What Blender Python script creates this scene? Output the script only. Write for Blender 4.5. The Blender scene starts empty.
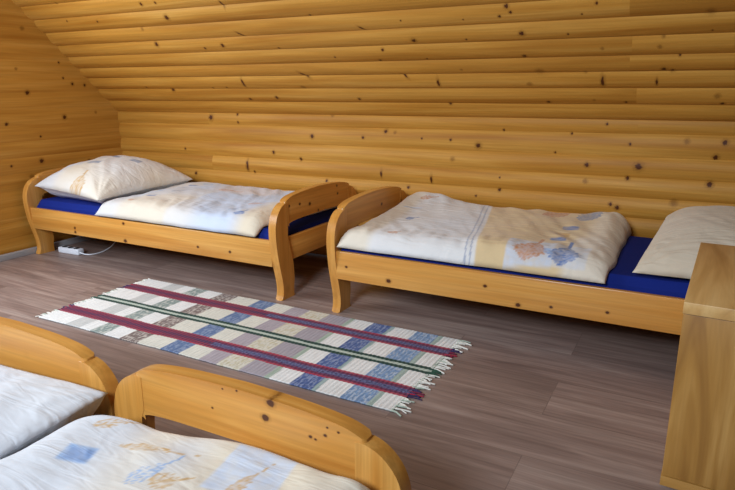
import bpy, bmesh, math, random
from mathutils import Vector, Matrix, noise
random.seed(7)
SC = bpy.context.scene
COL = SC.collection
PI = math.pi

# ------------------------------------------------------------------ helpers
def tag(o, label=None, cat=None, group=None, kind=None):
    if label: o['label'] = label
    if cat: o['category'] = cat
    if group: o['group'] = group
    if kind: o['kind'] = kind
    return o

def empty(name, loc=(0, 0, 0), rz=0.0):
    o = bpy.data.objects.new(name, None)
    o.empty_display_size = 0.1
    COL.objects.link(o)
    o.location = loc
    o.rotation_euler = (0, 0, rz)
    return o

def link_mesh(name, me, mat, parent=None, smooth=True):
    o = bpy.data.objects.new(name, me)
    COL.objects.link(o)
    if mat: me.materials.append(mat)
    if smooth:
        for p in me.polygons: p.use_smooth = True
    if parent: o.parent = parent
    return o

def add_gco(me, axis):
    """texture coordinate of the timber: x runs along the grain"""
    a = me.attributes.new('gco', 'FLOAT_VECTOR', 'POINT')
    off = Vector((random.uniform(-20, 20), random.uniform(-20, 20), random.uniform(-20, 20)))
    buf = []
    for v in me.vertices:
        c = v.co
        if axis == 'x': q = (c.x, c.y, c.z)
        elif axis == 'y': q = (c.y, c.x, c.z)
        else: q = (c.z, c.x, c.y)
        buf += [q[0] + off.x, q[1] + off.y, q[2] + off.z]
    a.data.foreach_set('vector', buf)

def obj(name, bm, mat, parent=None, grain=None, smooth_angle=35):
    bmesh.ops.recalc_face_normals(bm, faces=bm.faces)
    me = bpy.data.meshes.new(name)
    bm.to_mesh(me); bm.free()
    if grain: add_gco(me, grain)
    o = link_mesh(name, me, mat, parent)
    try:
        me.set_sharp_from_angle(angle=math.radians(smooth_angle))
    except Exception:
        pass
    return o

def box(bm, x0, x1, y0, y1, z0, z1, bev=0.0, seg=2):
    vs = [bm.verts.new((x, y, z)) for x in (x0, x1) for y in (y0, y1) for z in (z0, z1)]
    f = [(0, 1, 3, 2), (4, 6, 7, 5), (0, 4, 5, 1), (2, 3, 7, 6), (0, 2, 6, 4), (1, 5, 7, 3)]
    fs = [bm.faces.new([vs[i] for i in q]) for q in f]
    if bev > 0:
        es = list({e for q in fs for e in q.edges})
        bmesh.ops.bevel(bm, geom=es, offset=bev, segments=seg, affect='EDGES', profile=0.5)

def prism(bm, poly, t0, t1, fn, bev=0.0, seg=3, nbev=None):
    """poly: outline (s, z); fn(s, z, t) -> point; rounded rims"""
    a = [bm.verts.new(fn(s, z, t0)) for s, z in poly]
    b = [bm.verts.new(fn(s, z, t1)) for s, z in poly]
    n = len(poly)
    fa = bm.faces.new(a); fb = bm.faces.new(b[::-1])
    for i in range(n):
        bm.faces.new((a[i], b[i], b[(i + 1) % n], a[(i + 1) % n]))
    if bev > 0:
        es = list(fa.edges) + list(fb.edges)
        if nbev:
            keep = set()
            for ring in (a, b):
                for i in range(nbev - 1): keep.add(frozenset((ring[i], ring[i + 1])))
            es = [e for e in es if frozenset(e.verts) in keep]
        bmesh.ops.bevel(bm, geom=es, offset=bev, segments=seg, affect='EDGES', profile=0.5)

def smooth_line(pts, k=4):
    out = []
    n = len(pts)
    for i in range(n - 1):
        p0 = Vector(pts[max(i - 1, 0)]); p1 = Vector(pts[i]); p2 = Vector(pts[i + 1]); p3 = Vector(pts[min(i + 2, n - 1)])
        for j in range(k):
            t = j / k
            q = 0.5 * ((2 * p1) + (p2 - p0) * t + (2 * p0 - 5 * p1 + 4 * p2 - p3) * t * t + (3 * p1 - p0 - 3 * p2 + p3) * t ** 3)
            out.append(tuple(q))
    out.append(tuple(pts[-1]))
    return out

def tube(bm, pts, r, n=8):
    rings = []
    for i, p in enumerate(pts):
        p = Vector(p)
        d = (Vector(pts[min(i + 1, len(pts) - 1)]) - Vector(pts[max(i - 1, 0)])).normalized()
        u = d.orthogonal().normalized() if abs(d.z) > .95 else Vector((0, 0, 1)).cross(d).normalized()
        w = d.cross(u)
        rings.append([bm.verts.new(p + r * (math.cos(2 * PI * k / n) * u + math.sin(2 * PI * k / n) * w)) for k in range(n)])
    for a, b in zip(rings, rings[1:]):
        for k in range(n):
            bm.faces.new((a[k], a[(k + 1) % n], b[(k + 1) % n], b[k]))
    bm.faces.new(rings[0]); bm.faces.new(rings[-1][::-1])

def sstep(a, b, x):
    if a == b: return 0.0 if x < a else 1.0
    t = min(max((x - a) / (b - a), 0.0), 1.0)
    return t * t * (3 - 2 * t)

def lin(c):
    return tuple((v / 12.92 if v <= .04045 else ((v + .055) / 1.055) ** 2.4) for v in c)

def rgb(r, g, b):
    return lin((r / 255, g / 255, b / 255))

# ------------------------------------------------------------------ materials
class NT:
    def __init__(s, name):
        s.m = bpy.data.materials.new(name); s.m.use_nodes = True
        s.t = s.m.node_tree; s.n = s.t.nodes; s.l = s.t.links
        s.b = s.n['Principled BSDF']
    def new(s, t, **kw):
        n = s.n.new(t)
        for k, v in kw.items(): setattr(n, k, v)
        return n
    def put(s, sock, v):
        if v is None: return
        if isinstance(v, bpy.types.NodeSocket): s.l.new(v, sock)
        else: sock.default_value = v
    def math(s, op, a, b=None, c=None, clamp=False):
        n = s.new('ShaderNodeMath', operation=op, use_clamp=clamp)
        for i, v in enumerate((a, b, c)): s.put(n.inputs[i], v)
        return n.outputs[0]
    def vmath(s, op, a, b=None):
        n = s.new('ShaderNodeVectorMath', operation=op)
        s.put(n.inputs[0], a); s.put(n.inputs[1], b)
        return n.outputs[0]
    def attr(s, name):
        return s.new('ShaderNodeAttribute', attribute_name=name)
    def noise(s, vec, scale, detail=2.0, rough=.5, dist=0.0):
        n = s.new('ShaderNodeTexNoise')
        s.put(n.inputs['Vector'], vec); n.inputs['Scale'].default_value = scale
        n.inputs['Detail'].default_value = detail; n.inputs['Roughness'].default_value = rough
        n.inputs['Distortion'].default_value = dist
        return n.outputs['Fac']
    def ramp(s, fac, stops, interp='LINEAR'):
        n = s.new('ShaderNodeValToRGB'); r = n.color_ramp; r.interpolation = interp
        while len(r.elements) < len(stops): r.elements.new(.5)
        for e, (p, c) in zip(r.elements, stops): e.position = p; e.color = (*c, 1)
        s.put(n.inputs[0], fac); return n.outputs[0]
    def mix(s, fac, a, b, mode='MIX'):
        n = s.new('ShaderNodeMix', data_type='RGBA', blend_type=mode)
        s.put(n.inputs[0], fac)
        for i, v in ((6, a), (7, b)):
            if isinstance(v, tuple): v = (*v[:3], 1)
            s.put(n.inputs[i], v)
        return n.outputs[2]
    def rng(s, v, a, b, c=0.0, d=1.0):
        n = s.new('ShaderNodeMapRange'); n.clamp = True
        s.put(n.inputs[0], v)
        for i, q in enumerate((a, b, c, d)): n.inputs[i + 1].default_value = q
        return n.outputs[0]
    def bump(s, h, strength=.2, dist=.002):
        n = s.new('ShaderNodeBump'); n.inputs['Strength'].default_value = strength; n.inputs['Distance'].default_value = dist
        s.put(n.inputs['Height'], h); s.l.new(n.outputs[0], s.b.inputs['Normal'])

def pine(name, light, mid, dark, knot_density=1.0, rough=.38, spec=.4, coat=.0, placed=(), plane='xz'):
    s = NT(name)
    g = s.attr('gco').outputs['Vector']
    warp = s.noise(s.vmath('MULTIPLY', g, (1.3, 6, 6)), 1.0, 2)
    broad = s.noise(s.vmath('MULTIPLY', g, (.8, 16, 16)), 1.0, 3, .55, .6)
    fine = s.noise(s.vmath('MULTIPLY', g, (2.2, 95, 95)), 1.0, 3, .6)
    col = s.ramp(broad, [(.28, dark), (.5, mid), (.72, light)])
    col = s.mix(s.rng(fine, .38, .68, 0, .5), col, tuple(c * .7 for c in mid), 'MIX')
    tint = s.attr('tint').outputs['Fac']
    col = s.mix(s.math('MULTIPLY', s.math('MAXIMUM', tint, 0.0), .55), col, tuple(c * .62 for c in dark))
    col = s.mix(s.math('MULTIPLY', s.math('MAXIMUM', s.math('MULTIPLY', tint, -1.0), 0.0), .5), col, tuple(min(1, c * 1.25) for c in light))
    # knots: those laid on the boards, and the scattered ones of the cut timber
    kn = s.attr('knot').outputs['Fac']
    if knot_density > 0:
        v = s.new('ShaderNodeTexVoronoi'); s.put(v.inputs['Vector'], s.vmath('MULTIPLY', g, (6.0, 7.5, 7.5)))
        v.inputs['Scale'].default_value = knot_density
        k2 = s.rng(v.outputs['Distance'], .035, .085, 1.0, 0.0)
        kn = s.math('MAXIMUM', kn, k2)
        halo = s.rng(v.outputs['Distance'], .07, .2, .35, 0.0)
        col = s.mix(halo, col, tuple(c * .6 for c in dark))
    if placed:
        sp = s.new('ShaderNodeSeparateXYZ'); s.l.new(s.new('ShaderNodeTexCoord').outputs['Object'], sp.inputs[0])
        p0 = sp.outputs['XYZ'.index(plane[0].upper())]; p1 = sp.outputs['XYZ'.index(plane[1].upper())]
        wob = s.math('MULTIPLY_ADD', s.noise(s.new('ShaderNodeTexCoord').outputs['Object'], 140, 2), .5, .75)
        for kx, kz, kr in placed:
            a = s.math('DIVIDE', s.math('SUBTRACT', p0, kx), kr * 1.25); c_ = s.math('DIVIDE', s.math('SUBTRACT', p1, kz), kr)
            d = s.math('MULTIPLY', s.math('SQRT', s.math('ADD', s.math('MULTIPLY', a, a), s.math('MULTIPLY', c_, c_))), wob)
            kn = s.math('MAXIMUM', kn, s.rng(d, .3, 1.9, 1.0, 0.0))
    col = s.mix(s.rng(kn, .05, .5, 0, .45), col, tuple(c * .55 for c in dark))
    col = s.mix(s.rng(kn, .5, .72, 0, .95), col, rgb(70, 28, 8))
    s.put(s.b.inputs['Base Color'], col)
    s.b.inputs['Roughness'].default_value = rough
    s.b.inputs['Specular IOR Level'].default_value = spec
    if coat: 
        s.b.inputs['Coat Weight'].default_value = coat; s.b.inputs['Coat Roughness'].default_value = .25
    s.bump(fine, .12, .002)
    return s.m

def oak(name, dark, mid, light):
    s = NT(name)
    g = s.attr('gco').outputs['Vector']
    broad = s.noise(s.vmath('MULTIPLY', g, (1.1, 9, 9)), 1.0, 3, .55, 1.2)
    fine = s.noise(s.vmath('MULTIPLY', g, (3, 130, 130)), 1.0, 3, .6)
    col = s.ramp(broad, [(.3, dark), (.5, mid), (.7, light)])
    col = s.mix(s.rng(fine, .4, .7, 0, .3), col, tuple(q * .75 for q in mid))
    v = s.new('ShaderNodeTexVoronoi'); s.put(v.inputs['Vector'], s.vmath('MULTIPLY', g, (3.5, 6, 6)))
    v.inputs['Scale'].default_value = 1.0
    col = s.mix(s.rng(v.outputs['Distance'], .05, .16, .6, 0), col, tuple(q * .6 for q in dark))
    s.put(s.b.inputs['Base Color'], col)
    s.b.inputs['Roughness'].default_value = .42
    s.bump(fine, .1, .001)
    return s.m

def plain(name, col, rough=.5, spec=.5):
    s = NT(name)
    n = s.noise(s.new('ShaderNodeTexCoord').outputs['Object'], 30, 2)
    s.put(s.b.inputs['Base Color'], s.mix(s.rng(n, .3, .7, 0, .15), tuple(col), tuple(c * .8 for c in col)))
    s.b.inputs['Roughness'].default_value = rough; s.b.inputs['Specular IOR Level'].default_value = spec
    return s.m

def floor_mat():
    s = NT('grey_brown_laminate')
    co = s.new('ShaderNodeTexCoord').outputs['Object']
    br = s.new('ShaderNodeTexBrick'); br.offset = .37; br.squash = 1.0
    mp = s.new('ShaderNodeMapping'); mp.inputs['Location'].default_value = (.37, -1.72 + 10 * .28, 0)
    s.l.new(co, mp.inputs[0]); s.l.new(mp.outputs[0], br.inputs['Vector'])
    br.inputs['Scale'].default_value = 1.0; br.inputs['Brick Width'].default_value = 1.3; br.inputs['Row Height'].default_value = .28
    br.inputs['Mortar Size'].default_value = .0016; br.inputs['Mortar Smooth'].default_value = .3
    br.inputs['Color1'].default_value = (0, 0, 0, 1); br.inputs['Color2'].default_value = (1, 1, 1, 1); br.inputs['Mortar'].default_value = (.5, .5, .5, 1)
    rnd = br.outputs['Color']
    sep = s.new('ShaderNodeSeparateXYZ'); s.l.new(co, sep.inputs[0])
    cb = s.new('ShaderNodeCombineXYZ'); s.l.new(sep.outputs[0], cb.inputs[0]); s.l.new(sep.outputs[1], cb.inputs[1])
    s.l.new(s.math('MULTIPLY', rnd, 7.0), cb.inputs[2])
    g = cb.outputs[0]
    broad = s.noise(s.vmath('MULTIPLY', g, (.9, 11, 1)), 1.0, 4, .6, 1.4)
    fine = s.noise(s.vmath('MULTIPLY', g, (3.5, 90, 1)), 1.0, 3, .65)
    col = s.ramp(broad, [(.25, rgb(122, 102, 96)), (.5, rgb(156, 134, 126)), (.75, rgb(188, 168, 158))])
    col = s.mix(s.rng(fine, .35, .7, 0, .4), col, rgb(92, 76, 72))
    col = s.mix(s.math('MULTIPLY', rnd, .28), col, rgb(92, 74, 66))
    col = s.mix(s.math('MULTIPLY', br.outputs['Fac'], .4), col, rgb(62, 50, 46))
    s.put(s.b.inputs['Base Color'], col)
    s.put(s.b.inputs['Roughness'], s.rng(fine, .3, .7, .36, .5))
    s.b.inputs['Specular IOR Level'].default_value = .5
    s.bump(s.math('ADD', fine, s.math('MULTIPLY', br.outputs['Fac'], -1.5)), .12, .001)
    return s.m

def cloth(name, rough=.85, weave=900, sheen=.15, strength=.15):
    """woven cloth whose printed or woven colours are stored on its vertices"""
    s = NT(name)
    c = s.attr('Col').outputs['Color']
    n = s.noise(s.new('ShaderNodeTexCoord').outputs['Object'], weave, 2)
    s.put(s.b.inputs['Base Color'], s.mix(s.rng(n, .3, .7, 0, .12), c, (.3, .28, .26), 'MULTIPLY'))
    s.b.inputs['Roughness'].default_value = rough; s.b.inputs['Specular IOR Level'].default_value = .2
    s.b.inputs['Sheen Weight'].default_value = sheen
    if weave > 500:
        co = s.new('ShaderNodeTexCoord').outputs['Object']
        w1 = s.noise(co, 7, 2, .5, 1.0); w2 = s.noise(s.vmath('MULTIPLY', co, (5, 22, 9)), 1.0, 2, .5, 1.2)
        s.bump(s.math('ADD', w1, w2), .5, .012)
    else:
        s.bump(n, strength, .001)
    return s.m

M_WALL = pine('varnished_log_siding', rgb(206, 154, 74), rgb(190, 134, 54), rgb(164, 106, 34), 0, .5, .2)
M_BED = pine('honey_pine', rgb(222, 166, 88), rgb(208, 146, 68), rgb(184, 120, 46), 1.0, .32, .45, .15)
BEDC = (rgb(222, 166, 88), rgb(208, 146, 68), rgb(184, 120, 46))
M_RAIL_A = pine('honey_pine_rail', *BEDC, 0, .32, .45, .15, [(.947, .316, .0085), (.949, .206, .011), (1.545, .24, .007), (.485, .239, .008), (.485, .212, .008), (1.78, .24, .007)])
M_RAIL_B = pine('honey_pine_long_rail', *BEDC, 0, .32, .45, .15, [(.103, .261, .006), (.336, .223, .010), (.81, .271, .007), (.96, .208, .009), (1.099, .222, .006), (1.322, .237, .006)])
M_FOOT_A = pine('honey_pine_end_board', *BEDC, 0, .32, .45, .15, [(.628, .549, .007), (.635, .501, .007), (.33, .488, .009), (.231, .503, .007), (.418, .436, .007), (.13, .508, .007)], 'yz')
M_FOOT_B = pine('honey_pine_arched_board', *BEDC, 0, .32, .45, .15, [(.519, .489, .008), (.79, .515, .009)], 'yz')
M_FRONT = pine('honey_pine_front_board', *BEDC, 0, .32, .45, .15, [(.567, .384, .010), (.549, .34, .009), (.68, .326, .004), (.694, .323, .003), (.721, .341, .0038), (.757, .359, .003), (.727, .363, .0025), (.463, .391, .003), (.379, .322, .003), (.417, .385, .0025)], 'yz')
M_OAK = oak('golden_oak_board', rgb(132, 86, 32), rgb(172, 124, 58), rgb(194, 148, 82))
M_OAK_TOP = oak('light_oak_board', rgb(172, 124, 66), rgb(208, 164, 102), rgb(222, 184, 124))
M_FLOOR = floor_mat()
M_CLOTH = cloth('printed_cotton')
M_RUG = cloth('woven_rag', .95, 260, .1, .8)
M_SHEET = plain('royal_blue_jersey', rgb(22, 40, 122), .9, .15)
M_WHITE = plain('white_plastic', rgb(225, 230, 240), .35)
M_DARK = plain('dark_socket', rgb(30, 30, 36), .5)
M_BASE = plain('grey_skirting', rgb(168, 168, 172), .5)
M_EDGE = plain('pale_edge_band', rgb(214, 176, 112), .45)
KNOTS_ROOF = [(-2.96, 0.932, 0.0123, 0.0), (-2.845, 0.933, 0.0091, 0.0), (-2.842, 0.827, 0.0186, 0.0), (-2.384, 0.883, 0.0115, 1.0), (-3.117, 0.75, 0.0098, 3.0), (-3.091, 0.631, 0.0166, 0.0), (-2.566, 0.604, 0.0144, 0.0), (-2.714, 0.588, 0.0096, 0.0), (-2.178, 0.563, 0.009, 0.0), (-2.388, 0.676, 0.0133, 2.0), (-2.606, 0.293, 0.0148, 1.0), (-3.275, 0.226, 0.0169, 0.0), (-2.894, 0.245, 0.0091, 0.0), (-2.771, 0.253, 0.0083, 0.0), (-3.501, 0.258, 0.009, 0.0), (-2.636, 0.149, 0.0139, 0.0), (-2.411, 0.167, 0.0148, 0.0), (-1.864, 0.773, 0.0082, 0.0), (-1.593, 0.673, 0.0124, 2.0), (-1.327, 0.581, 0.016, 0.0), (-1.526, 0.525, 0.01, 0.0), (-1.565, 0.453, 0.0102, 0.0), (-1.833, 0.49, 0.007, 0.0), (-2.109, 0.354, 0.0187, 2.0), (-2.168, 0.253, 0.0141, 3.0), (-1.454, 0.332, 0.0115, 2.0), (-1.81, 0.158, 0.0126, 0.0), (-1.358, 0.711, 0.0052, 0.0), (-1.291, 0.455, 0.0066, 0.0), (-0.862, 0.703, 0.0086, 0.0), (-0.809, 0.721, 0.0085, 0.0), (-0.825, 0.749, 0.0118, 0.0), (-0.774, 0.599, 0.0146, 0.0), (-1.05, 0.574, 0.0067, 0.0), (-1.038, 0.696, 0.0049, 0.0), (-0.568, 0.584, 0.0066, 0.0), (-0.781, 0.457, 0.0127, 0.0), (-0.72, 0.357, 0.0186, 3.0), (-0.779, 0.273, 0.0128, 3.0), (-1.27, 0.286, 0.0136, 1.0), (-1.118, 0.38, 0.0071, 3.0), (-1.246, 0.117, 0.0118, 0.0), (-0.699, 0.144, 0.0119, 0.0), (-0.009, 0.664, 0.0167, 3.0), (0.004, 0.571, 0.0052, 0.0), (-0.176, 0.541, 0.0072, 3.0), (-0.188, 0.494, 0.0091, 3.0), (-0.424, 0.494, 0.0076, 3.0), (-0.108, 0.434, 0.0069, 0.0), (-0.167, 0.36, 0.0141, 0.0), (-0.132, 0.348, 0.0118, 0.0), (-0.194, 0.284, 0.0097, 1.0), (-0.429, 0.287, 0.0151, 1.0), (-0.507, 0.342, 0.0075, 3.0), (-0.327, 0.146, 0.0092, 0.0), (-0.474, 0.162, 0.0068, 3.0), (0.06, 0.194, 0.0124, 3.0), (0.085, 0.141, 0.0111, 0.0), (-0.44, 0.738, 0.0075, 0.0), (-0.502, 0.689, 0.0054, 0.0), (-3.67, 0.986, 0.0086, 0.0), (-3.435, 0.834, 0.0086, 0.0), (-3.713, 0.852, 0.0068, 0.0)]
KNOTS_KNEE = [(-3.085, 0.916, 0.0225, 0.0), (-2.845, 0.942, 0.011, 0.0), (-2.843, 0.887, 0.0095, 0.0), (-3.353, 0.683, 0.0102, 0.0), (-2.544, 0.693, 0.0129, 0.0), (-2.776, 0.591, 0.0178, 1.0), (-2.721, 0.548, 0.0096, 0.0), (-3.267, 0.505, 0.0141, 0.0), (-2.071, 0.951, 0.0114, 3.0), (-2.227, 0.812, 0.0158, 0.0), (-1.847, 0.818, 0.0112, 0.0), (-1.691, 0.86, 0.0142, 0.0), (-1.628, 0.856, 0.0096, 3.0), (-1.448, 0.827, 0.0075, 0.0), (-2.327, 0.657, 0.0126, 0.0), (-1.719, 0.598, 0.0118, 1.0), (-2.124, 0.525, 0.0111, 0.0), (-2.041, 0.503, 0.0096, 0.0), (-1.532, 0.526, 0.0116, 0.0), (-1.266, 0.825, 0.0092, 0.0), (-1.099, 0.798, 0.018, 0.0), (-1.251, 0.713, 0.0123, 3.0), (-1.382, 0.585, 0.0126, 1.0), (-0.957, 0.89, 0.0076, 0.0), (-0.59, 0.882, 0.0072, 0.0), (-0.669, 0.779, 0.0068, 0.0), (-0.964, 0.552, 0.0108, 0.0), (-0.964, 0.624, 0.006, 0.0), (-1.099, 0.508, 0.0073, 0.0), (-0.417, 0.936, 0.0081, 0.0), (-0.298, 0.838, 0.0086, 0.0), (-0.041, 0.862, 0.0123, 3.0), (0.122, 0.862, 0.015, 0.0), (0.091, 0.789, 0.0152, 0.0), (-0.498, 0.721, 0.0139, 0.0), (-0.247, 0.726, 0.0214, 0.0), (-0.294, 0.663, 0.0119, 0.0), (-0.499, 0.634, 0.0112, 3.0), (0.081, 0.657, 0.0169, 0.0), (-0.363, 0.521, 0.0111, 0.0), (-0.328, 0.506, 0.0138, 0.0), (-0.066, 0.553, 0.0159, 3.0)]
KNOTS_LEFT = [(2.677, 1.092, 0.0164, 0.0), (3.029, 1.151, 0.0129, 0.0), (3.13, 1.142, 0.0124, 0.0), (2.962, 1.191, 0.009, 0.0), (2.934, 0.919, 0.0174, 0.0), (2.502, 0.891, 0.0125, 0.0), (2.731, 0.795, 0.0088, 0.0), (2.714, 0.627, 0.0177, 0.0), (3.095, 0.588, 0.0135, 0.0), (2.493, 0.614, 0.0092, 0.0), (2.626, 0.526, 0.0146, 3.0), (3.201, 0.944, 0.0095, 3.0), (2.701, 1.507, 0.0125, 3.0), (2.941, 1.297, 0.0089, 0.0), (2.619, 1.247, 0.0084, 3.0)]
# ------------------------------------------------------------------ room
FOLD_Z = .954
WALL_Y = 3.416          # groove plane of the low back wall
LEFT_X = -4.046         # groove plane of the gable wall
BULGE = .0155
ROOF_K = math.atan(.98)
RDIR = Vector((0, -math.cos(ROOF_K), math.sin(ROOF_K)))
RNRM = Vector((0, -math.sin(ROOF_K), -math.cos(ROOF_K)))

def board(bm, a, g0, g1, knots, tint, frame, rows=12, bul=BULGE, lay=None, lo_skew=0., hi_skew=0., x_ref=0.):
    """one half-round log between grooves g0 and g1, from a[0] to a[1] along its length"""
    xs = set()
    n = max(2, int((a[1] - a[0]) / .12))
    for i in range(n + 1): xs.add(round(a[0] + (a[1] - a[0]) * i / n, 4))
    mine = [k for k in knots if a[0] - .03 < k[0] < a[1] + .03 and g0 - .02 < k[1] < g1 + .02]
    for k in mine:
        r = k[2] * (2.6 if k[3] in (0, 3) else 3.4)
        for i in range(-8, 9):
            x = k[0] + r * i / 8
            if a[0] < x < a[1]: xs.add(round(x, 4))
    xs = sorted(xs)
    nr = 26 if mine else rows
    grid = []
    for x in xs:
        lo = g0 + lo_skew * (x - x_ref); hi = g1 + hi_skew * (x - x_ref)
        col = []
        for j in range(nr + 1):
            t = j / nr
            h = lo + (hi - lo) * t
            d = bul * (max(0.0, 1 - (2 * t - 1) ** 2)) ** .95
            d += .0015 * noise.noise((x * 1.5, h * 7, 3.3))
            v = bm.verts.new(frame(x, h, d))
            kk = 0.0
            for kx, kh, kr, km in mine:
                dx, dh = x - kx, h - kh
                if km == 1: dh /= 2.4; dx /= .7
                elif km == 2: dx, dh = (dx * .75 + dh * .66) / .6, (dx * .66 - dh * .75) / 2.2
                q = math.hypot(dx, dh) / kr
                w = 1.0 - q * .55
                w += .25 * noise.noise((dx * 160, dh * 160, kx))
                if km == 3: w = min(w, .55)
                kk = max(kk, w)
            v[lay[0]] = max(0.0, kk); v[lay[1]] = tint
            v[lay[2]] = Vector((x, h, 0)) + Vector((0, 0, round(tint * 37.0, 2) + 3 * g0))
            col.append(v)
        grid.append(col)
    for c0, c1 in zip(grid, grid[1:]):
        for j in range(nr):
            bm.faces.new((c0[j], c1[j], c1[j + 1], c0[j + 1]))

def layers(bm):
    L = bm.verts.layers
    return L.float.new('knot'), L.float.new('tint'), L.float_vector.new('gco')

def rand_knots(n, x0, x1, h0, h1, avoid):
    out = []
    for _ in range(n):
        x, h = random.uniform(x0, x1), random.uniform(h0, h1)
        if avoid(x, h): continue
        out.append((x, h, random.uniform(.005, .013), random.choice((0, 0, 3, 1))))
    return out

def slab_mesh(name, verts, mat, parent=None):
    bm = bmesh.new()
    vs = [bm.verts.new(v) for v in verts]
    bm.faces.new(vs)
    return obj(name, bm, mat, parent)

RX0, RX1 = -4.05, 2.6
RY0 = -2.4
# floor
bm = bmesh.new()
box(bm, RX0 - .1, RX1 + .1, RY0 - .1, 3.5, -.12, 0)
tag(obj('floor', bm, M_FLOOR), 'grey-brown laminate plank floor', kind='structure')

# low back wall of logs
TINTS = lambda: random.uniform(-.25, .3)
bm = bmesh.new(); lay = layers(bm)
kg = [.02, .13, .236, .343, .449, .556, .661, .766, .883, FOLD_Z + .02]
kn = KNOTS_KNEE + rand_knots(14, .35, RX1, .1, .9, lambda x, h: False)
fr = lambda x, h, d: (x, WALL_Y - d, h)
joints = {8: [(-3.115, .38, -.15), (-.27, .1, .25)], 7: [], 6: [], 5: [(-3.1, .25, .0)]}
for j in range(len(kg) - 1):
    j8 = joints.get(j, [])
    x = RX0; t = TINTS() * .6
    for xj, ta, tb in j8:
        board(bm, (x, xj), kg[j], kg[j + 1], kn, ta, fr, lay=lay, lo_skew=.009, hi_skew=.009, x_ref=-1.09)
        x, t = xj, tb
    board(bm, (x, RX1), kg[j], kg[j + 1], kn, t, fr, lay=lay, lo_skew=.009, hi_skew=.009, x_ref=-1.09)
tag(obj('wall_back', bm, M_WALL), 'low knee wall of half-round pine logs', kind='structure')

# sloping roof of logs
bm = bmesh.new(); lay = layers(bm)
sg = [0.0, .116, .231, .339, .436, .545, .650, .760, .870, .98, 1.09, 1.2, 1.31, 1.42, 1.53, 1.64, 1.75, 1.86, 1.97, 2.08, 2.19]
kn = KNOTS_ROOF + rand_knots(16, .3, RX1, .05, 1.0, lambda x, h: False) + rand_knots(40, RX0, RX1, 1.15, 2.1, lambda x, h: False)
org = Vector((0, WALL_Y - .004, FOLD_Z))
fr = lambda x, h, d: Vector((x, 0, 0)) + org + RDIR * h + RNRM * d
rj = {1: [(-.28, .12, -.2)], 4: [(-.30, .18, -.15)], 3: [(-.31, .12, .05)], 6: [(-.31, -.05, .35)]}
for j in range(len(sg) - 1):
    x = RX0; t = TINTS() * .5
    sk = (.009 if j == 0 else .004 if j == 1 else 0, .004 if j == 0 else 0)
    for xj, ta, tb in rj.get(j, []):
        board(bm, (x, xj), sg[j], sg[j + 1], kn, ta, fr, lay=lay, lo_skew=sk[0], hi_skew=sk[1], x_ref=-1.09)
        x, t = xj, tb
    board(bm, (x, RX1), sg[j], sg[j + 1], kn, t, fr, lay=lay, lo_skew=sk[0], hi_skew=sk[1], x_ref=-1.09)
tag(obj('ceiling', bm, M_WALL), 'sloping attic ceiling of half-round pine logs', kind='structure')

# gable wall of logs on the left, with a window towards the viewer
WY0, WY1, WZ0, WZ1 = .3, 1.75, .85, 2.05
bm = bmesh.new(); lay = layers(bm)
kn = KNOTS_LEFT + rand_knots(30, -2.4, 2.2, .1, 2.3, lambda x, h: x > 1.9 or (.25 < x < 1.8 and h > .8))
fr = lambda y, h, d: (LEFT_X + d, y, h)
h = .02 - .107
while h < 2.45:
    g0, g1 = max(h, 0.0), h + .107
    top = min(g1, 2.5)
    yend = min(WALL_Y + .03, WALL_Y + .03 - max(0, (g0 - FOLD_Z)) / .98)
    t = TINTS() * .3 - .05
    if g1 > WZ0 and g0 < WZ1:
        board(bm, (RY0, WY0), g0, top, kn, t, fr, lay=lay, bul=.0035)
        board(bm, (WY1, yend), g0, top, kn, t, fr, lay=lay, bul=.0035)
    else:
        board(bm, (RY0, yend), g0, top, kn, t, fr, lay=lay, bul=.0035)
    h += .107
tag(obj('wall_left', bm, M_WALL), 'gable wall of pale half-round pine logs', kind='structure')

bm = bmesh.new()
box(bm, -4.028, -3.998, RY0, 3.4, 0, .04, .004)
tag(obj('baseboard_left', bm, M_BASE), 'grey skirting strip along the gable wall', kind='structure')

# window frame
bm = bmesh.new()
for a in ((WY0 - .03, WY0 + .05, WZ0 - .03, WZ1 + .03), (WY1 - .05, WY1 + .03, WZ0 - .03, WZ1 + .03), (WY0, WY1, WZ0 - .03, WZ0 + .05), (WY0, WY1, WZ1 - .05, WZ1 + .03), (.995, 1.055, WZ0, WZ1)):
    box(bm, -4.09, -4.02, *a, .005)
tag(obj('window_1', bm, M_BED, grain='z'), 'pine window frame in the gable wall', kind='structure')

# ------------------------------------------------------------------ beds
def post_outline(drop):
    outer = [(.036, 0), (.050, .030), (.053, .07), (.045, .12), (.030, .18), (.016, .24), (.005, .31), (0, .375), (.004, .425), (.020, .470), (.046, .502), (.075, .521), (.105, .530)]
    inner = [(.124, .527), (.124, .43), (.113, .405), (.108, .345), (.130, .270), (.152, .190), (.158, .10), (.150, .04), (.152, 0)]
    if drop:
        f = [(s, z - drop) for s, z in outer if z - drop > .012]
        g = [(s, z - drop) for s, z in inner if z - drop > .012]
        outer = [(f[0][0] + .01, 0)] + f
        inner = g + [(g[-1][0], 0)]
    so = smooth_line(outer, 3)
    return so + inner, len(so)

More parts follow.
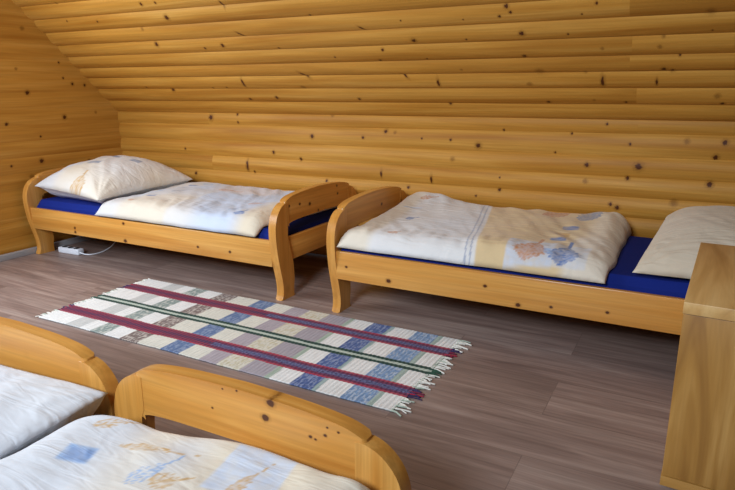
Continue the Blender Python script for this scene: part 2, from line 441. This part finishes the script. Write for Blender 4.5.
def end_frame(name, W, x0, x1, drop, parent, mat=None):
    """end board of a bed: arched top board, lower board and two curved posts"""
    top = [(.098, .536), (.14, .553), (.2, .563), (.3, .571), (W / 2, .576)]
    top = smooth_line(top, 3)
    top = top + [(W - s, z) for s, z in top[::-1][1:]]
    low = [(.098, .39), (.112, .402), (.125, .412), (.16, .420), (.25, .425), (W / 2, .428)]
    low = smooth_line(low, 3)
    low = low + [(W - s, z) for s, z in low[::-1][1:]]
    poly = [(s, z - drop) for s, z in top] + [(s, z - drop) for s, z in low[::-1]]
    bm = bmesh.new()
    prism(bm, poly, x0 + .0015, x1 - .0015, lambda s, z, t: (t, s, z), .013, 4)
    board_ = obj(name, bm, mat or M_BED, parent, 'y')
    for side in (0, 1):
        bm = bmesh.new()
        po, no = post_outline(drop)
        prism(bm, po, x0, x1, (lambda s, z, t: (t, s, z)) if side == 0 else (lambda s, z, t: (t, W - s, z)), .013, 4, no)
        obj('post', bm, M_BED, board_, 'z')
    bm = bmesh.new()
    box(bm, x0 + .008, x1 - .008, .115, W - .115, .205 - drop, .335 - drop, .004)
    obj('lower_board', bm, M_BED, board_, 'y')
    return board_

def make_bed(label, loc, rz, L, W, drop, ends, mats=(None, None, None)):
    t = tag(empty('pine_bed', loc, rz), label, 'bed')
    end_frame(ends[0], W, 0, .046, drop, t, mats[0])
    end_frame(ends[1], W, L - .046, L, drop, t, mats[1])
    for y0, y1 in ((.016, .042), (W - .042, W - .016)):
        bm = bmesh.new()
        box(bm, .044, L - .044, y0, y1, .19 - drop, .336 - drop, .006)
        obj('side_rail', bm, mats[2] or M_BED, t, 'x')
    bm = bmesh.new()
    box(bm, .046, L - .046, .042, W - .042, .222 - drop, .245 - drop)
    obj('slat_base', bm, M_BED, t, 'y')
    return t

def mattress(label, loc, rz, L, W, drop):
    bm = bmesh.new()
    top = .388 - drop
    x0, x1, y0, y1 = .05, L - .05, .048, W - .048
    # rounded slab under a fitted sheet, a little uneven
    nx, ny = 60, 28
    def P(i, j):
        u, v = i / nx, j / ny
        x, y = x0 + (x1 - x0) * u, y0 + (y1 - y0) * v
        ex = min(x - x0, x1 - x); ey = min(y - y0, y1 - y)
        r = .045
        d = 0
        for e in (ex, ey):
            if e < r: d += r - math.sqrt(max(0, r * r - (r - e) ** 2))
        z = top - d * .8 + .004 * noise.noise((x * 4 + loc[0], y * 5, drop))
        return (x, y, max(z, top - .07))
    g = [[bm.verts.new(P(i, j)) for j in range(ny + 1)] for i in range(nx + 1)]
    for i in range(nx):
        for j in range(ny): bm.faces.new((g[i][j], g[i + 1][j], g[i + 1][j + 1], g[i][j + 1]))
    rim = [g[i][0] for i in range(nx + 1)] + [g[nx][j] for j in range(1, ny + 1)] + [g[i][ny] for i in range(nx - 1, -1, -1)] + [g[0][j] for j in range(ny - 1, 0, -1)]
    bot = [bm.verts.new((v.co.x, v.co.y, .247 - drop)) for v in rim]
    n = len(rim)
    for k in range(n): bm.faces.new((rim[k], bot[k], bot[(k + 1) % n], rim[(k + 1) % n]))
    bm.faces.new(bot)
    o = obj('mattress', bm, M_SHEET)
    o.location = loc; o.rotation_euler = (0, 0, rz)
    return tag(o, label, 'mattress')

BL, BW = 2.11, .885
NW = .924
A0, B0 = (-3.99, 2.503, 0), (-1.56, 2.488, 0)
N0, N1 = (-1.400, 1.106, 0), (-2.336, 1.106, 0)
make_bed('pine single bed in the corner by the gable wall, head against that wall', A0, 0, BL, BW, 0, ('headboard', 'footboard'), (None, M_FOOT_A, M_RAIL_A))
make_bed('pine single bed along the back wall, partly behind the light oak cabinet', B0, 0, BL, BW, 0, ('footboard', 'headboard'), (M_FOOT_B, None, M_RAIL_B))
make_bed('low pine bed in front, its arched end board nearest the middle, beige duvet on it', N0, -PI / 2, BL, NW, .18, ('footboard', 'headboard'), (M_FRONT, None, None))
make_bed('low pine bed at the left front edge, only its arched end board and pillow showing', N1, -PI / 2, BL, NW, .188, ('headboard', 'footboard'))
mattress('mattress in a royal blue sheet on the corner bed by the gable wall', A0, 0, BL, BW, 0)
mattress('mattress in a royal blue sheet on the bed beside the light oak cabinet', B0, 0, BL, BW, 0)
mattress('blue-sheeted mattress under the printed duvet of the front bed', N0, -PI / 2, BL, NW, .18)
mattress('blue-sheeted mattress under the white pillow of the left front bed', N1, -PI / 2, BL, NW, .18)

# ------------------------------------------------------------------ bedding
CREAM = rgb(226, 208, 174); WHITE = rgb(226, 224, 222); BLUEW = rgb(204, 214, 232); BEIGE = rgb(218, 192, 148)
ORANGE = rgb(196, 132, 84); BLUE = rgb(92, 124, 184); SLATE = rgb(120, 136, 170); TAN = rgb(204, 164, 104); LIGHTB = rgb(150, 180, 222)

def mixc(a, b, f):
    f = min(max(f, 0), 1)
    return tuple(x + (y - x) * f for x, y in zip(a, b))

def leaf(cx, cy, ang, ln, wd, col, veins=True, fill=.75):
    ca, sa = math.cos(ang), math.sin(ang)
    def f(x, y, c):
        dx, dy = x - cx, y - cy
        a = (dx * ca + dy * sa) / ln; b = (-dx * sa + dy * ca) / wd
        if a < -.75 or a > .75 or abs(b) > .7: return c
        # stalk
        if a > .42:
            return mixc(c, col, .9) if abs(b - .25 * (a - .42)) < .06 else c
        t = (a + .5) / .92
        if t < 0: return c
        half = .5 * math.sin(PI * t ** .8) * (1 + .12 * math.sin(t * 40))
        if abs(b) > half: return c
        k = fill
        if abs(b) < .035: k = 1.0
        elif veins and math.sin((a * 1.6 - abs(b)) * 26) > .55: k = 1.0
        elif abs(b) > half - .07: k = 1.0
        k *= .75 + .5 * noise.noise((x * 90, y * 90, cx))
        return mixc(c, col, k)
    return f

def rect(cx, cy, w, h, ang, col, k=.9, soft=.004):
    ca, sa = math.cos(ang), math.sin(ang)
    def f(x, y, c):
        dx, dy = x - cx, y - cy
        a = abs(dx * ca + dy * sa) - w / 2; b = abs(-dx * sa + dy * ca) - h / 2
        m = max(a, b)
        if m > soft: return c
        q = k * (1 - sstep(-soft, soft, m))
        return mixc(c, col, q * (.85 + .35 * noise.noise((x * 50, y * 50, cx))))
    return f

def set_col(me, cols):
    a = me.color_attributes.new('Col', 'FLOAT_COLOR', 'POINT')
    buf = []
    for c in cols: buf += [c[0], c[1], c[2], 1.0]
    a.data.foreach_set('color', buf)

def sheet_mesh(name, nu, nv, P, colour, label, cat, base_drop, under=0, mat=None, group=None):
    """closed soft body: P(u, v) is its upper side, colour(x, y, u, v) its print"""
    bm = bmesh.new()
    pts, cols = [], []
    g = []
    for i in range(nu + 1):
        row = []
        for j in range(nv + 1):
            p, c = P(i / nu, j / nv)
            row.append(bm.verts.new(p)); cols.append(c)
        g.append(row)
    for i in range(nu):
        for j in range(nv): bm.faces.new((g[i][j], g[i + 1][j], g[i + 1][j + 1], g[i][j + 1]))
    low = []
    for i in range(nu + 1):
        row = []
        for j in range(nv + 1):
            if i in (0, nu) or j in (0, nv): row.append(g[i][j])
            elif i % 6 == 0 and j % 6 == 0 or True:
                row.append(None)
        low.append(row)
    rim = [g[i][0] for i in range(nu + 1)] + [g[nu][j] for j in range(1, nv + 1)] + [g[i][nv] for i in range(nu - 1, -1, -1)] + [g[0][j] for j in range(nv - 1, 0, -1)]
    # underside: shrinking rings towards the middle, following base_drop(x, y)
    n = len(rim)
    c0 = Vector((sum(v.co.x for v in rim) / n, sum(v.co.y for v in rim) / n, 0))
    prev = rim
    for f in ((.985, .95, .9, .82, .7, .5, .2) if under else (.97, .9, .7, .4, .1)):
        ring = []
        for v in rim:
            x = c0.x + (v.co.x - c0.x) * f; y = c0.y + (v.co.y - c0.y) * f
            ring.append(bm.verts.new((x, y, v.co.z + (base_drop(x, y) - v.co.z) * (sstep(0, under, 1 - f) if under else 1)))); cols.append(cols[0] if under else WHITE)
        for k in range(n): bm.faces.new((prev[k], ring[k], ring[(k + 1) % n], prev[(k + 1) % n]))
        prev = ring
    bm.faces.new(prev)
    bmesh.ops.recalc_face_normals(bm, faces=bm.faces)
    me = bpy.data.meshes.new(name); bm.to_mesh(me); bm.free()
    set_col(me, cols)
    o = link_mesh(name, me, mat or M_CLOTH)
    return tag(o, label, cat, group)

def edge_round(d, r, p=.5):
    t = min(max(d / r, 0.0), 1.0)
    return (1 - (1 - t) ** 2) ** p

def wrinkle(x, y, seed, amp=.006, ang=.6, freq=16):
    wx = x + .10 * noise.noise((x * 3, y * 3, seed)); wy = y + .10 * noise.noise((x * 3, y * 3, seed + 5))
    a = wx * math.cos(ang) + wy * math.sin(ang)
    m = .5 + .5 * noise.noise((x * 2.2, y * 2.2, seed + 9))
    w = noise.noise((a * freq, (-wx * math.sin(ang) + wy * math.cos(ang)) * 3.5, seed))
    w2 = noise.noise((x * 9, y * 9, seed + 2))
    return amp * (w * m * 1.6 + .5 * w2)

def paint(x, y, base, motifs):
    c = base
    for f in motifs: c = f(x, y, c)
    return c

# --- duvet of the corner bed
def duvet_far(name, label, x0, x1, yb, y1, zfun, base, motifs, seed, nu, nv, mtop, drop, wamp=.009):
    def P(u, v):
        x = x0 + (x1 - x0) * u; y = yb + (y1 - yb) * v
        x += .018 * noise.noise((y * 5, seed, 0)) * (1 if u > .5 else 1) * (abs(2 * u - 1) ** 3)
        y += .012 * noise.noise((x * 5, seed, 3)) * (abs(2 * v - 1) ** 3)
        if drop > .04: x -= .08 * u ** 4 * (1 - v) ** 2.5
        du, dv = min(u, 1 - u) * (x1 - x0), v * (y1 - yb)
        dvb = (1 - v) * (y1 - yb)
        e = edge_round(du, .10, .5) * edge_round(dv, .13, .55) * edge_round(dvb, .10, .5)
        lowz = mtop + .006 - drop * (1 - sstep(0, .075, dv)) - .0
        hz = zfun(u, v)
        k = sstep(0, .06, min(du, dv, dvb))
        z = lowz + (hz - lowz) * e + wrinkle(x, y, seed, wamp) * k
        # crumpled gathers along the front hem
        z += .006 * noise.noise((x * 22, y * 6, seed + 4)) * sstep(.02, .07, dv) * (1 - sstep(.12, .25, dv))
        yp = y - .085 * (1 - sstep(0, .12, dv))
        return (x, y, max(z, lowz - .0)), paint(x, yp, base(x, yp, u, v), motifs)
    def low(x, y): return mtop + .004 - drop * (1 - sstep(0, .075, y - yb))
    return sheet_mesh(name, nu, nv, P, None, label, 'duvet', low)

def baseA(x, y, u, v):
    n = noise.noise((x * 1.7, y * 2.2, 4.4))
    c = mixc(WHITE, mixc(BLUEW, LIGHTB, .15), .95 - 1.2 * n)
    f = sstep(.42, .5, u) * (1 - sstep(.60, .68, u))
    c = mixc(c, CREAM, .3 * sstep(.02, .25, n) + .3 * sstep(-3.15, -3.05, x) * (1 - sstep(-2.72, -2.68, x)) * (1 - sstep(2.95, 3.1, y)))
    c = mixc(c, CREAM, .8 * sstep(-2.25, -2.1, x) * (1 - sstep(2.85, 2.95, y)))
    c = mixc(c, rgb(226, 206, 190), .5 * sstep(3.0, 3.1, y) * sstep(-2.9, -2.75, x) * (1 - sstep(-2.4, -2.3, x)))
    return c
motA = [leaf(-3.05, 2.60, .5, .06, .05, ORANGE), rect(-3.03, 2.75, .06, .03, .2, BLUE), rect(-3.08, 2.98, .20, .035, 1.2, LIGHTB), rect(-3.03, 3.12, .07, .035, .1, BLUE), rect(-2.93, 2.93, .16, .012, 1.1, SLATE), rect(-2.98, 3.22, .08, .03, .2, LIGHTB),
        leaf(-2.19, 2.58, 1.3, .10, .075, BLUE), leaf(-2.26, 2.83, .4, .10, .05, ORANGE, fill=.4), leaf(-2.30, 2.68, 1.3, .09, .05, SLATE, fill=.3), rect(-2.42, 3.03, .05, .03, .1, SLATE, .5), leaf(-2.7, 3.1, .2, .14, .07, ORANGE, fill=.3)]
duvet_far('duvet', 'pale printed duvet with blue motifs on the corner bed by the gable wall', -3.285, -1.945, 2.508, 3.365,
          lambda u, v: .452 + .012 * math.sin(u * 7) * .6 + .018 * v + .012 * noise.noise((u * 4, v * 3, 1)) - .018 * (1 - sstep(0, .25, u)) + .02 * sstep(.7, .95, u) * sstep(.4, .9, v),
          baseA, motA, 11.0, 230, 150, .388, .046)

def baseB(x, y, u, v):
    xb = -.80 - .17 * v                       # the cream field begins here
    n = noise.noise((x * 2.5, y * 2.5, 8.8))
    c = mixc(WHITE, BLUEW, .15 + .3 * n)
    c = mixc(c, CREAM, .55 * (1 - sstep(-1.36, -1.30, x)))
    c = mixc(c, CREAM, .5 * (1 - sstep(.04, .12, 1 - v)))
    f = sstep(xb - .006, xb + .006, x)
    c = mixc(c, mixc(BEIGE, CREAM, .3 + .6 * n), f)
    for off in (-.022, -.045):
        if abs(x - xb - off) < .0032: c = mixc(c, SLATE, .6)
    # pale end panel
    c = mixc(c, mixc(WHITE, CREAM, .35), .85 * sstep(-.46, -.40, x) * (1 - sstep(2.78, 2.9, y)))
    c = mixc(c, mixc(WHITE, CREAM, .55), .7 * sstep(-.44, -.36, x))
    return c
motB = [rect(-.58, 2.54, .20, .25, .05, BLUEW, .85), rect(-.42, 2.55, .16, .25, .0, BLUEW, .6),
        leaf(-.575, 2.55, 1.4, .24, .135, ORANGE), leaf(-.435, 2.55, 1.5, .24, .13, BLUE), rect(-.505, 2.55, .035, .07, .1, LIGHTB, .7),
        leaf(-.59, 3.23, .8, .20, .10, ORANGE), leaf(-.425, 3.22, 1.1, .20, .11, SLATE),
        rect(-.485, 2.985, .075, .05, .1, BLUE), rect(-.505, 2.875, .07, .05, .1, TAN), rect(-.50, 2.765, .07, .05, .1, BLUE),
        leaf(-1.235, 2.56, .9, .07, .06, ORANGE), leaf(-1.265, 2.85, .6, .06, .05, BLUE), leaf(-1.31, 3.18, .6, .09, .05, ORANGE, fill=.5), rect(-1.33, 3.02, .1, .015, .2, LIGHTB, .5)]
def zB(u, v):
    z = .455 + .012 * noise.noise((u * 4, v * 3, 6)) + .03 * sstep(.2, 1, v)
    z += .045 * math.exp(-((u - .12) / .16) ** 2) * sstep(.45, .95, v)
    z += .014 * (1 - sstep(0, .15, u)) * (1 - v) + .03 * sstep(.75, .95, u) * sstep(.5, 1, v)
    return z
duvet_far('duvet', 'cream and white duvet with leaf prints on the bed beside the light oak cabinet', -1.495, -.245, 2.492, 3.345, zB, baseB, motB, 23.0, 240, 160, .388, .034)

# --- pillows
def pillow(label, corners, zbase, H, base, motifs, seed, n=80, tips=(0.02, 0.02, 0.02, 0.02), pinch=.05, lowfun=None, tilt=(0, 0, 0, 0), wamp=.007, under=.3, pw=.5):
    c = [Vector((x, y)) for x, y in corners]      # front-left, front-right, back-right, back-left
    def P(u, v):
        a = (2 * u - 1); b = (2 * v - 1)
        # sides bow inwards between the corners
        uu = .5 + .5 * a * (1 - pinch * (1 - b * b)); vv = .5 + .5 * b * (1 - pinch * (1 - a * a))
        q = c[0] * (1 - uu) * (1 - vv) + c[1] * uu * (1 - vv) + c[2] * uu * vv + c[3] * (1 - uu) * vv
        x, y = q
        ea = max(0, 1 - abs(a) ** 2.4); eb = max(0, 1 - abs(b) ** 2.4)
        z0 = zbase + (tips[0] * (1 - u) * (1 - v) + tips[1] * u * (1 - v) + tips[2] * u * v + tips[3] * (1 - u) * v)
        z0t = z0 + tilt[0] * (1 - u) * (1 - v) + tilt[1] * u * (1 - v) + tilt[2] * u * v + tilt[3] * (1 - u) * v
        h = H * (ea * eb) ** pw
        k = min(1, (ea * eb) ** .5 * 2)
        z = z0t + h * .72 + wrinkle(x, y, seed, wamp) * k
        # gathers running in from the corners
        for (su, sv) in ((0, 0), (1, 0), (1, 1), (0, 1)):
            dx, dy = u - su, v - sv
            r = math.hypot(dx, dy)
            if r < .45 and r > 1e-4:
                z += .010 * noise.noise((math.atan2(dy, dx) * 5, r * 2, seed + su * 3 + sv)) * k * (1 - sstep(.1, .45, r))
        return (x, y, z), paint(x, y, base(x, y, u, v), motifs)
    def low(x, y): return zbase
    return sheet_mesh('pillow', n, n, P, None, label, 'pillow', low, under)

def baseP(x, y, u, v):
    n = noise.noise((x * 3, y * 3, 2.2))
    c = mixc(CREAM, WHITE, .75 + .8 * n)
    return mixc(c, mixc(WHITE, BLUEW, .4), .7 * (1 - sstep(.2, .35, u)) )
motP = [leaf(-3.50, 2.575, 1.7, .14, .12, TAN, fill=.45), rect(-3.60, 2.98, .06, .05, .6, SLATE, .9), rect(-3.60, 2.80, .10, .05, .2, SLATE, .75), rect(-3.42, 2.99, .08, .05, .2, SLATE, .85), rect(-3.78, 2.8, .2, .2, .3, BLUEW, .35)]
pillow('plump cream pillow with faint leaf prints on the corner bed', [(-3.93, 2.56), (-3.25, 2.515), (-3.17, 3.27), (-3.93, 3.34)], .392, .235, baseP, motP, 3.0, tips=(.085, .05, .09, .12), n=100)
pillow('plain beige pillow beside the light oak cabinet', [(-.165, 2.53), (.47, 2.53), (.49, 3.34), (-.09, 3.34)], .392, .20, lambda x, y, u, v: mixc(rgb(214, 200, 176), WHITE, .15 + .2 * noise.noise((x * 3, y * 3, 1))), [], 9.0, tips=(.018, .02, .1, .1), n=90, pinch=.03)

# --- bedding on the two front beds
NT_ = .388 - .18
def duvet_near():
    x0, x1, y0, y1 = -1.40, -.495, -.62, 1.052
    seed = 31.0
    mot = [rect(-1.205, .80, .075, .062, .35, LIGHTB, .95), rect(-1.20, .80, .06, .045, .35, BLUE, .5),
           leaf(-1.075, .90, .25, .17, .03, TAN, fill=.35), leaf(-1.01, .83, 1.2, .12, .05, LIGHTB, fill=.12),
           rect(-.80, .945, .17, .17, .12, BLUEW, .95), leaf(-.795, .90, 1.3, .12, .035, TAN, fill=.6), leaf(-.95, .83, .6, .08, .06, TAN, fill=.3), leaf(-1.24, .93, .7, .10, .035, TAN, fill=.15),
           rect(-.60, .60, .2, .2, 0, BLUEW, .8), leaf(-.6, .6, 1.2, .2, .1, BLUE), leaf(-1.0, .4, .4, .22, .14, ORANGE), rect(-.8, .2, .1, .07, .3, BLUE), leaf(-1.1, 0, .9, .2, .13, SLATE)]
    def base(x, y, u, v):
        n = noise.noise((x * 2.4, y * 2.4, 7.7))
        c = mixc(mixc(CREAM, WHITE, .35), WHITE, .25 + n)
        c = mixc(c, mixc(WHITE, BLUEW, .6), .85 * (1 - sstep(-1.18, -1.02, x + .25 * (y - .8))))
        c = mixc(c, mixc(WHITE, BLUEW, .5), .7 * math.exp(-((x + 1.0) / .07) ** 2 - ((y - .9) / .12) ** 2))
        return c
    nu, nv = 150, 260
    def P(u, v):
        x = x0 + (x1 - x0) * u; y = y0 + (y1 - y0) * v
        edge = -.005 - .06 * (1 - sstep(0, .25, u)) - .05 * (1 - sstep(.1, .6, u)) + .010 * math.sin(u * 13)
        y += edge * sstep(.75, 1, v)
        du, dv = min(u, 1 - u) * (x1 - x0), (1 - v) * (y1 - y0); db = v * (y1 - y0)
        e = edge_round(du, .12, .5) * edge_round(dv, .045, .5) * edge_round(db, .1, .5)
        lowz = NT_ + .004 - .03 * (1 - sstep(0, .06, (1 - u) * (x1 - x0)))
        hz = NT_ + .066 + .018 * (1 - sstep(.1, .3, u)) + .03 * sstep(.45, 1, u) + .03 * (1 - sstep(.5, .9, v)) + .018 * noise.noise((u * 3, v * 5, 2))
        k = sstep(0, .05, min(du, dv))
        z = lowz + (hz - lowz) * e + wrinkle(x, y, seed, .006, 1.0, 12) * k
        return (x, y, max(z, lowz)), paint(x, y, base(x, y, u, v), mot)
    sheet_mesh('duvet', nu, nv, P, None, 'cream duvet with pale blue squares on the front bed', 'duvet', lambda x, y: NT_ + .003 - .03 * (1 - sstep(0, .06, x1 - x)))
duvet_near()
pillow('white pillow on the left front bed, its corner touching the bed end', [(-2.20, .28), (-1.375, .34), (-1.39, 1.04), (-2.18, 1.02)], NT_ + .004, .078,
       lambda x, y, u, v: mixc(WHITE, BLUEW, .45 + .4 * noise.noise((x * 3, y * 3, 4))), [], 17.0, n=90, tips=(.03, .022, .07, .03), pinch=.015, pw=.42, under=.10)

# ------------------------------------------------------------------ rug
def make_rug():
    X0, X1, Y0, Y1 = -2.815, -.84, 1.765, 2.478
    nu, nv = 620, 220
    OFF = rgb(238, 238, 236); GR = rgb(206, 208, 200)
    bands = [(0, .20, OFF), (.20, .30, rgb(205, 206, 204)), (.30, .375, OFF), (.375, .47, rgb(132, 146, 142)), (.47, .575, OFF), (.575, .685, rgb(120, 104, 100)), (.685, .83, rgb(226, 224, 212)), (.83, .94, rgb(92, 114, 154)),
             (.94, 1.055, rgb(228, 226, 214)), (1.055, 1.155, rgb(178, 168, 176)), (1.155, 1.275, rgb(212, 208, 194)), (1.275, 1.40, rgb(172, 164, 172)), (1.40, 1.425, rgb(170, 186, 170)), (1.425, 1.525, OFF), (1.525, 1.625, rgb(76, 96, 148)),
             (1.625, 1.645, rgb(160, 180, 180)), (1.645, 1.755, OFF), (1.755, 1.865, rgb(120, 148, 186)), (1.865, 1.89, rgb(168, 186, 178)), (1.89, 1.965, OFF), (1.965, 2.01, rgb(160, 176, 164))]
    RED = rgb(164, 34, 62); NAVY = rgb(54, 40, 84); WINE = rgb(112, 30, 60); GREEN = rgb(34, 72, 56); LG = rgb(196, 208, 196)
    speck = {.575: rgb(214, 206, 196), .375: rgb(214, 214, 206), 1.155: rgb(190, 178, 140), .83: rgb(150, 164, 190), 1.525: rgb(150, 160, 190), 1.755: rgb(190, 200, 212)}
    def colour(x, y):
        u = x - X0; v = (y - Y0) / (Y1 - Y0)
        uu = u + .003 * noise.noise((u * 30, y * 8, 1)) + .012 * math.sin(y * 6 + 1) * .3
        c = OFF
        for a, b, k in bands:
            if a <= uu < b:
                c = k
                if a in speck:
                    n = noise.noise((u * 170, y * 46, a * 9))
                    if n > .12: c = mixc(c, speck[a], .65)
                else: c = mixc(c, tuple(q * .8 for q in c), .5 + .8 * noise.noise((u * 150, y * 14, 3)))
                break
        vv = v + .006 * noise.noise((u * 3, 5, v * 2))
        wov = noise.noise((u * 220, y * 120, 8))
        for cv in (.212, .782):
            d = vv - cv
            if abs(d) < .062:
                if abs(d) > .045: c = mixc(RED, c, .05)
                elif abs(d) > .030: c = mixc(WINE, NAVY, .25 + .6 * wov)
                elif abs(d) > .020: c = mixc(RED, WINE, .4 + .6 * wov) if u < 1.0 else mixc(NAVY, RED, .25 + .5 * wov)
                else: c = mixc(NAVY, WINE if u < 1.0 else rgb(120, 126, 170), .35 + .9 * wov)
                if u < .9: c = mixc(c, WINE, .35)
        d = vv - .492
        if abs(d) < .044:
            c = mixc(GREEN, rgb(22, 48, 44), .5 + wov) if abs(d) > .013 else mixc(LG, GREEN, .15)
        return tuple(max(0.0, q * (1 + .14 * wov)) for q in c)
    bm = bmesh.new(); cols = []
    def H(x, y): return .0075 + .0012 * noise.noise((x * 4, y * 4, 2)) + .0008 * math.sin(x * 320)
    def E(x, y):     # slightly uneven selvedges
        v = (y - Y0) / (Y1 - Y0)
        return y + .006 * noise.noise((x * 2.5, 1.7, 0)) * (abs(2 * v - 1)) + .002 * noise.noise((x * 30, v, 0)) * abs(2 * v - 1) ** 4
    g = []
    for i in range(nu + 1):
        r = []
        for j in range(nv + 1):
            x = X0 + (X1 - X0) * i / nu; y = Y0 + (Y1 - Y0) * j / nv
            xx = x + .008 * noise.noise((y * 6, 3, i / nu * 2)) * abs(2 * i / nu - 1) ** 4
            r.append(bm.verts.new((xx, E(x, y), H(x, y)))); cols.append(colour(x, y))
        g.append(r)
    for i in range(nu):
        for j in range(nv): bm.faces.new((g[i][j], g[i + 1][j], g[i + 1][j + 1], g[i][j + 1]))
    rim = [g[i][0] for i in range(nu + 1)] + [g[nu][j] for j in range(1, nv + 1)] + [g[i][nv] for i in range(nu - 1, -1, -1)] + [g[0][j] for j in range(nv - 1, 0, -1)]
    DK = rgb(70, 66, 70)
    bot = []
    for v in rim: bot.append(bm.verts.new((v.co.x, v.co.y, .0006))); cols.append(DK)
    n = len(rim)
    for k in range(n): bm.faces.new((rim[k], bot[k], bot[(k + 1) % n], rim[(k + 1) % n]))
    bm.faces.new(bot)
    bmesh.ops.recalc_face_normals(bm, faces=bm.faces)
    me = bpy.data.meshes.new('rug'); bm.to_mesh(me); bm.free(); set_col(me, cols)
    rug = tag(link_mesh('rug', me, M_RUG), 'striped rag rug with red, green and blue bands lying on the floor', 'rug')
    for sx, xe in ((-1, X0), (1, X1)):
        bm = bmesh.new(); cl = []
        for k in range(64):
            y = Y0 + (Y1 - Y0) * (k + .5) / 64 + random.uniform(-.003, .003)
            v = (y - Y0) / (Y1 - Y0)
            L = random.uniform(.025, .06) if sx > 0 else random.uniform(.01, .035)
            bend = random.uniform(-.018, .018)
            pts = [(xe - sx * .012, y, .005), (xe + sx * L * .35, y + bend * .3, .007), (xe + sx * L * .7, y + bend * .7, .005), (xe + sx * L, y + bend, .003)]
            n0 = len(bm.verts)
            tube(bm, smooth_line(pts, 3), random.uniform(.0022, .0036), 6)
            cc = rgb(226, 224, 216)
            if abs(v - .212) < .06 or abs(v - .782) < .06: cc = random.choice((rgb(164, 34, 62), rgb(54, 40, 84), rgb(112, 30, 60)))
            elif abs(v - .492) < .044: cc = rgb(40, 76, 60)
            elif random.random() < .25: cc = rgb(176, 190, 176)
            cl += [cc] * (len(bm.verts) - n0)
        bmesh.ops.recalc_face_normals(bm, faces=bm.faces)
        me = bpy.data.meshes.new('fringe'); bm.to_mesh(me); bm.free(); set_col(me, cl)
        link_mesh('fringe', me, M_RUG, rug)
make_rug()

# ------------------------------------------------------------------ cabinet at the right
def make_cabinet():
    t = tag(empty('cabinet', (.020, 1.748, 0), math.radians(-2.8)), 'light oak cabinet with a thick top at the right edge', 'cabinet')
    W, D, H = .62, .75, .567
    bm = bmesh.new(); box(bm, 0, W, 0, D, H - .033, H, .002); obj('top', bm, M_OAK_TOP, t, 'y')
    bm = bmesh.new(); box(bm, .0, W, .004, D, .006, .036, .0015); obj('bottom_panel', bm, M_OAK, t, 'x')
    for x in (.001, W - .019):
        bm = bmesh.new(); box(bm, x, x + .018, .024, D - .008, .036, H - .033, .001); obj('side_panel', bm, M_OAK, t, 'z')
    bm = bmesh.new(); box(bm, .019, W - .019, D - .012, D - .006, .036, H - .033); obj('back_panel', bm, M_OAK, t, 'z')
    bm = bmesh.new(); box(bm, .003, W - .003, .005, .023, .039, H - .035, .0015); d = obj('door', bm, M_OAK, t, 'z')
    bm = bmesh.new()
    tube(bm, smooth_line([(W - .06, .006, .30), (W - .06, -.02, .31), (W - .06, -.022, .36), (W - .06, -.02, .41), (W - .06, .006, .42)], 3), .005)
    obj('handle', bm, M_WHITE, d)
    for x in (.03, W - .03):
        for y in (.04, D - .04):
            bm = bmesh.new(); tube(bm, [(x, y, 0), (x, y, .0065)], .015, 12); obj('foot', bm, M_DARK, t)
make_cabinet()

# ------------------------------------------------------------------ power strip
def make_strip():
    t = tag(empty('power_strip', (-3.775, 2.662, 0), math.radians(183)), 'white three-socket power strip on the floor under the corner bed', 'power strip')
    bm = bmesh.new(); box(bm, -.10, .10, -.026, .026, 0, .042, .008, 3); obj('body', bm, M_WHITE, t)
    for k in (-1, 0, 1):
        bm = bmesh.new(); tube(bm, [(k * .058, 0, .040), (k * .058, 0, .0435)], .019, 16); obj('socket', bm, M_DARK, t)
    bm = bmesh.new()
    R = Matrix.Rotation(-math.radians(183), 4, 'Z')
    w = [(-3.677, 2.655, .02), (-3.63, 2.665, .010), (-3.60, 2.70, .006), (-3.60, 2.78, .006), (-3.62, 2.87, .02), (-3.66, 2.97, .05), (-3.68, 3.1, .09), (-3.69, 3.3, .14)]
    pts = [tuple(R @ (Vector(p) - Vector((-3.775, 2.662, 0)))) for p in w]
    tube(bm, smooth_line(pts, 5), .004, 8); obj('cable', bm, M_WHITE, t)
make_strip()

# ------------------------------------------------------------------ light
def area(name, loc, target, sx, sy, power, col, spread=PI):
    l = bpy.data.lights.new(name, 'AREA'); l.shape = 'RECTANGLE'; l.size = sx; l.size_y = sy; l.energy = power; l.spread = spread; l.color = col
    o = bpy.data.objects.new(name, l); COL.objects.link(o); o.location = loc
    d = Vector(target) - Vector(loc)
    o.rotation_euler = d.to_track_quat('-Z', 'Y').to_euler()
    return o
area('gable_window_daylight', (-4.0, 1.025, 1.45), (-1.0, 1.9, .2), 1.35, 1.1, 72, (.82, .91, 1.0))
area('high_rear_fill', (-1.0, -1.9, 2.45), (-2.5, 2.4, .5), 1.2, .9, 92, (.82, .91, 1.0), math.radians(125))  # added fill lamp high behind the camera, no roof window stands there
w = bpy.data.worlds.new('World'); SC.world = w; w.use_nodes = True
w.node_tree.nodes['Background'].inputs[0].default_value = (.85, .9, 1, 1)
w.node_tree.nodes['Background'].inputs[1].default_value = .06

# ------------------------------------------------------------------ camera
cam = bpy.data.cameras.new('camera'); cam.sensor_width = 36; cam.lens = 610 * 36 / 735; cam.clip_start = .02
co = bpy.data.objects.new('camera', cam); COL.objects.link(co)
Rm = Matrix(((0.8822541704818969, -0.11593844546392032, 0.4562738821483316),
             (0.4707694838577753, 0.22121788047523283, -0.8540718602239097),
             (-0.0019161773362213613, 0.9683082805705295, 0.24975067976476256)))
co.matrix_world = Matrix.Translation((0, 0, 1.12)) @ Rm.to_4x4()
SC.camera = co
SC.view_settings.view_transform = 'Standard'
SC.view_settings.look = 'None'
SC.view_settings.exposure = -0.02
SC.view_settings.gamma = 1.0
SC.view_settings.use_curve_mapping = False
